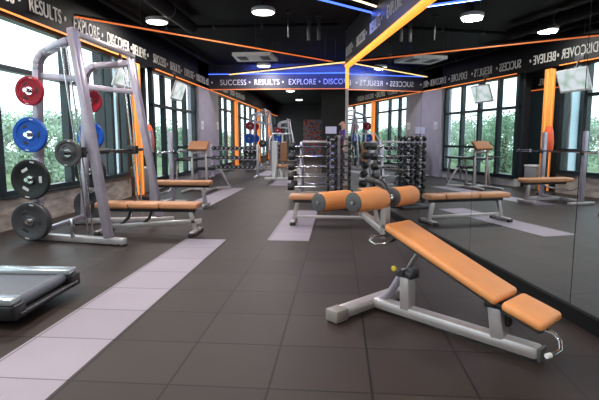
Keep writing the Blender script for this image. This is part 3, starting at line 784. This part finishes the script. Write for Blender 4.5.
# preacher curl bench
t = thing('preacher_bench', 'preacher curl bench with a tan pad on a tall grey frame by the tall windows', 'bench', (-3.27, 11.1, 0))
MB().box((0, 0, 0), (.46, .30, .085), bevel=.025, seg=4).build('arm_pad', M['brown'], t, mtx=Matrix.Translation((0, 0, 1.06)) @ Matrix.Rotation(R(38), 4, 'X'))
for sx in (-1, 1):
    MB().bar((sx * .17, .03, .06), (sx * .17, .03, 1.0), .05, .05, .006, up=(0, 1, 0)).build('post', M['silver'], t)
    MB().bar((sx * .26, -.5, .03), (sx * .26, .55, .03), .06, .05, .01).build('foot_bar', M['silver'], t)
    MB().bar((sx * .17, .03, .80), (sx * .52, -.1, .76), .04, .04, .006).build('bar_rest', M['dark_steel'], t)
MB().bar((-.26, .03, .05), (.26, .03, .05), .05, .05).bar((-.17, .03, .9), (.17, .03, .9), .05, .05).build('cross_tube', M['silver'], t)
MB().box((0, .62, .5), (.42, .3, .07), bevel=.02, seg=3).build('seat', M['rubber'], t)
MB().bar((0, .03, .06), (0, .62, .06), .05, .05).bar((0, .62, .03), (0, .62, .47), .05, .05, up=(0, 1, 0)).build('seat_post', M['silver'], t)
MB().bar((.3, .3, .05), (.62, .55, .05), .05, .05).bar((.42, .4, .48), (.6, .54, .06), .045, .045).bar((.42, .4, .48), (.2, .62, .47), .04, .04).build('brace', M['silver'], t)

# low rack with dark plates near the tall windows
t = thing('low_frame', 'low grey bench frame with a dark top under the tall windows', 'bench', (-3.9, 12.6, 0))
MB().box((0, 0, .70), (.5, 1.5, .06), bevel=.015).build('top', M['dark_steel'], t)
for sy in (-1, 1):
    for sx in (-1, 1): MB().bar((sx * .18, sy * .6, .67), (sx * .22, sy * .68, .0), .05, .05, .006, up=(0, 1, 0)).build('leg', M['silver'], t)

# seated machine with white tower and brown back pad
t = thing('chest_machine', 'white tower machine with a brown back pad at the end of the walkway', 'exercise machine', (-1.85, 14.8, 0))
MB().box((-.12, .05, .62), (.18, .2, 1.1), bevel=.015).build('weight_tower', M['white_metal'], t)
MB().bar((-.4, -.25, .035), (.42, -.25, .035), .08, .06, .01).bar((-.15, -.25, .035), (-.15, .5, .035), .08, .06, .01).build('base', M['white_metal'], t)
MB().bar((-.12, -.22, .06), (-.08, .0, .5), .06, .06, .01, up=(1, 0, 0)).bar((.12, -.22, .06), (.05, .0, .45), .06, .06, .01, up=(1, 0, 0)).build('support', M['white_metal'], t)
MB().box((.17, -.05, .84), (.22, .08, .6), bevel=.03, seg=3).build('back_pad', M['brown'], t)
MB().box((.17, -.25, .42), (.32, .36, .08), bevel=.03, seg=3).build('seat', M['tan_dark'], t)
MB().bar((.17, -.2, .05), (.17, -.2, .4), .06, .06, up=(0, 1, 0)).bar((.12, .03, .4), (.12, .03, 1.4), .05, .05, up=(0, 1, 0)).build('post', M['silver'], t)
for sx in (-1, 1): MB().tube([(.12, .05, 1.38), (.12 + sx * .3, .0, 1.4), (.12 + sx * .36, -.2, 1.2), (.12 + sx * .36, -.25, .9)], .022).build('arm', M['white_metal'], t)

# poster on the far wall
po = MB().box((-1.75, YF - .015, 1.3), (1.5, .02, 2.6)).build('banner', M['poster'], smooth=False)
tag(po, 'colourful red and blue standing banner against the far wall', 'banner')

# ------------------------------------------------------------------ person beyond the mirror edge
def skin_fig(name, verts, edges, radii, m, parent, root=0, sub=2):
    me = bpy.data.meshes.new(name); me.from_pydata(verts, edges, []); o = bpy.data.objects.new(name, me); COL.objects.link(o)
    s = o.modifiers.new('skin', 'SKIN'); s.use_smooth_shade = True
    for i, r in enumerate(radii):
        v = me.skin_vertices[0].data[i]; v.radius = r if isinstance(r, tuple) else (r, r); v.use_root = (i == root)
    ss = o.modifiers.new('sub', 'SUBSURF'); ss.levels = sub; ss.render_levels = sub
    bpy.context.view_layer.update()
    m2 = bpy.data.meshes.new_from_object(o.evaluated_get(bpy.context.evaluated_depsgraph_get()))
    bpy.data.objects.remove(o); m2.name = name; m2.materials.clear(); m2.materials.append(m)
    for p in m2.polygons: p.use_smooth = True
    o = bpy.data.objects.new(name, m2); COL.objects.link(o); o.parent = parent
    return o
pe = thing('person', 'person in a purple top standing at the far end of the mirror', 'person', (.12, 12.05, 0), R(100))
V = [(0, 0, .95), (0, .0, 1.12), (0, 0, 1.32), (0, 0, 1.42), (0, .01, 1.49), (0, .02, 1.58), (0, .01, 1.66),
     (.17, 0, 1.38), (.21, .0, 1.12), (.20, .08, .90), (.19, .1, .80), (-.17, 0, 1.38), (-.21, 0, 1.12), (-.20, .08, .90), (-.19, .1, .80),
     (.09, 0, .88), (.10, .01, .50), (.10, -.02, .09), (.10, .1, .045), (-.09, 0, .88), (-.10, .01, .50), (-.10, -.02, .09), (-.10, .1, .045)]
E_ = [(0, 1), (1, 2), (2, 3), (3, 4), (4, 5), (5, 6), (3, 7), (7, 8), (8, 9), (9, 10), (3, 11), (11, 12), (12, 13), (13, 14), (0, 15), (15, 16), (16, 17), (17, 18), (0, 19), (19, 20), (20, 21), (21, 22)]
rad = [(.14, .10), (.12, .09), (.14, .10), (.09, .07), .05, (.08, .095), (.06, .075), .055, .042, .034, .035, .055, .042, .034, .035, .085, .06, .042, .04, .085, .06, .042, .04]
skin_fig('body', V, E_, rad, M['skin'], pe)
skin_fig('top', [V[0], V[1], V[2], (0, 0, 1.41), V[7], (.205, 0, 1.2), V[11], (-.205, 0, 1.2)], [(0, 1), (1, 2), (2, 3), (3, 4), (4, 5), (3, 6), (6, 7)],
         [(.165, .125), (.145, .115), (.165, .125), (.10, .085), .072, .06, .072, .06], M['purple'], pe)
skin_fig('trousers', [(0, 0, .98), V[15], V[16], (.10, -.02, .12), V[19], V[20], (-.10, -.02, .12)], [(0, 1), (1, 2), (2, 3), (0, 4), (4, 5), (5, 6)],
         [(.16, .12), .105, .075, .06, .105, .075, .06], M['trouser'], pe)
skin_fig('hair', [(0, -.02, 1.66), (0, -.05, 1.60), (0, -.06, 1.50)], [(0, 1), (1, 2)], [(.085, .085), (.08, .06), (.05, .03)], M['hair'], pe)
for sx in (-1, 1):
    MB().lathe([(0, -.008), (.008, 0), (0, .008)], Matrix.Translation((sx * .03, .105, 1.60)), 8).build('eye', M['paper'], pe)
    MB().box((sx * .10, .06, .03), (.09, .26, .06), bevel=.02, seg=3).build('shoe', M['rubber'], pe)
MB().lathe([(.016, -.02), (.012, .0), (0, .03)], Matrix.Translation((0, .112, 1.58)), 8).build('nose', M['skin'], pe)

# ------------------------------------------------------------------ outdoors
gr = MB().box((-30, 12, -.35), (45, 90, .1)).build('ground', M['ground'], smooth=False); struct(gr)
def tree_proto(name, m, n, seed, label, group):
    rnd = random.Random(seed); t = thing(name, label, 'tree', group=group)
    b = MB(); b.tube([(0, 0, 0), (.05, .03, .8), (-.03, .06, 1.6), (.02, 0, 2.6)], .10, 8)
    for k in range(5):
        a = rnd.random() * 6.28; b.tube([(0, .03, 1.0 + .3 * k), (math.cos(a) * .5, math.sin(a) * .5, 1.5 + .3 * k), (math.cos(a) * .9, math.sin(a) * .9, 1.9 + .3 * k)], .035, 6)
    b.build('trunk', M['bark'], t)
    blobs = [(rnd.uniform(-.9, .9), rnd.uniform(-.9, .9), rnd.uniform(1.0, 2.9), rnd.uniform(.5, .85)) for _ in range(9)] + [(rnd.uniform(-1, 1), rnd.uniform(-1, 1), .5, .7) for _ in range(3)]
    b = MB(); bm = b.bm
    for i in range(n):
        cx, cy, cz, rr = rnd.choice(blobs)
        d = Vector((rnd.gauss(0, 1), rnd.gauss(0, 1), rnd.gauss(0, 1))).normalized() * rr * (rnd.random() ** .4)
        c = Vector((cx, cy, cz)) + d
        s = rnd.uniform(.05, .11)
        q = Euler((rnd.random() * 6.28, rnd.random() * 6.28, rnd.random() * 6.28)).to_matrix()
        vs = [bm.verts.new(c + q @ Vector(p)) for p in ((-s, 0, 0), (0, -s * .5, .01), (s, 0, 0), (0, s * .5, .01))]
        bm.faces.new(vs)
    b.build('crown', m, t, smooth=False)
    return t
ga, gb2 = 'green trees outside the windows', 'pale green bushes outside the windows'
ta = tree_proto('tree', M['leaf'], 3500, 3, 'leafy green tree outside the windows', ga)
tb = tree_proto('bush', M['leaf2'], 3500, 5, 'pale green bush growing outside the windows', gb2)
rnd = random.Random(11); fa = fb = True
for i in range(30):
    y = -3 + i * 1.9; x = -11.0 + rnd.uniform(-.3, .3); s = rnd.uniform(.62, .8)
    if i % 2: x -= 5.0; s *= 1.2
    src = ta if i % 3 == 0 else tb
    loc = (x, y, -.3)
    if src is ta and fa: o = ta; fa = False
    elif src is tb and fb: o = tb; fb = False
    else: o = dup(src)
    o.location = loc; o.rotation_euler = (0, 0, rnd.random() * 6.28); o.scale = (s * 1.25, s * 1.25, s)

# ------------------------------------------------------------------ light
w = bpy.data.worlds.new('World'); scene.world = w; w.use_nodes = True
nt = w.node_tree; bg = nt.nodes['Background']
sky = nt.nodes.new('ShaderNodeTexCoord'); sp = nt.nodes.new('ShaderNodeSeparateXYZ'); rp = nt.nodes.new('ShaderNodeValToRGB')
nt.links.new(sky.outputs['Generated'], sp.inputs[0]); nt.links.new(sp.outputs['Z'], rp.inputs[0])
rp.color_ramp.elements[0].color = (.93, .97, 1, 1); rp.color_ramp.elements[1].color = (.80, .90, 1, 1)
nt.links.new(rp.outputs[0], bg.inputs[0]); bg.inputs[1].default_value = 3.0

def strip_area(name, loc, rot, sx, sy, e, col):
    ld = bpy.data.lights.new(name, 'AREA'); ld.shape = 'RECTANGLE'; ld.size = sx; ld.size_y = sy; ld.energy = e; ld.color = col
    o = bpy.data.objects.new(name, ld); COL.objects.link(o); o.location = loc; o.rotation_euler = rot
    return o
# glow of the blue strips
strip_area('blue_strip_glow', (-.5, 15.6, 3.52), (R(42), 0, 0), 5, .02, 60, (.08, .14, 1))
p = Vector((.5, 8.6, 3.40))
strip_area('blue_strip_glow', (-.65, 7.68, 3.40), (0, 0, R(45)), 3.6, .02, 14, (.10, .18, 1))

vs = scene.view_settings; vs.view_transform = 'Standard'; vs.look = 'None'; vs.gamma = 1; vs.use_curve_mapping = False; vs.exposure = 0.25
c = scene.cycles
c.max_bounces = 8; c.diffuse_bounces = 4; c.glossy_bounces = 5; c.transparent_max_bounces = 12; c.sample_clamp_indirect = 6; c.use_denoising = True
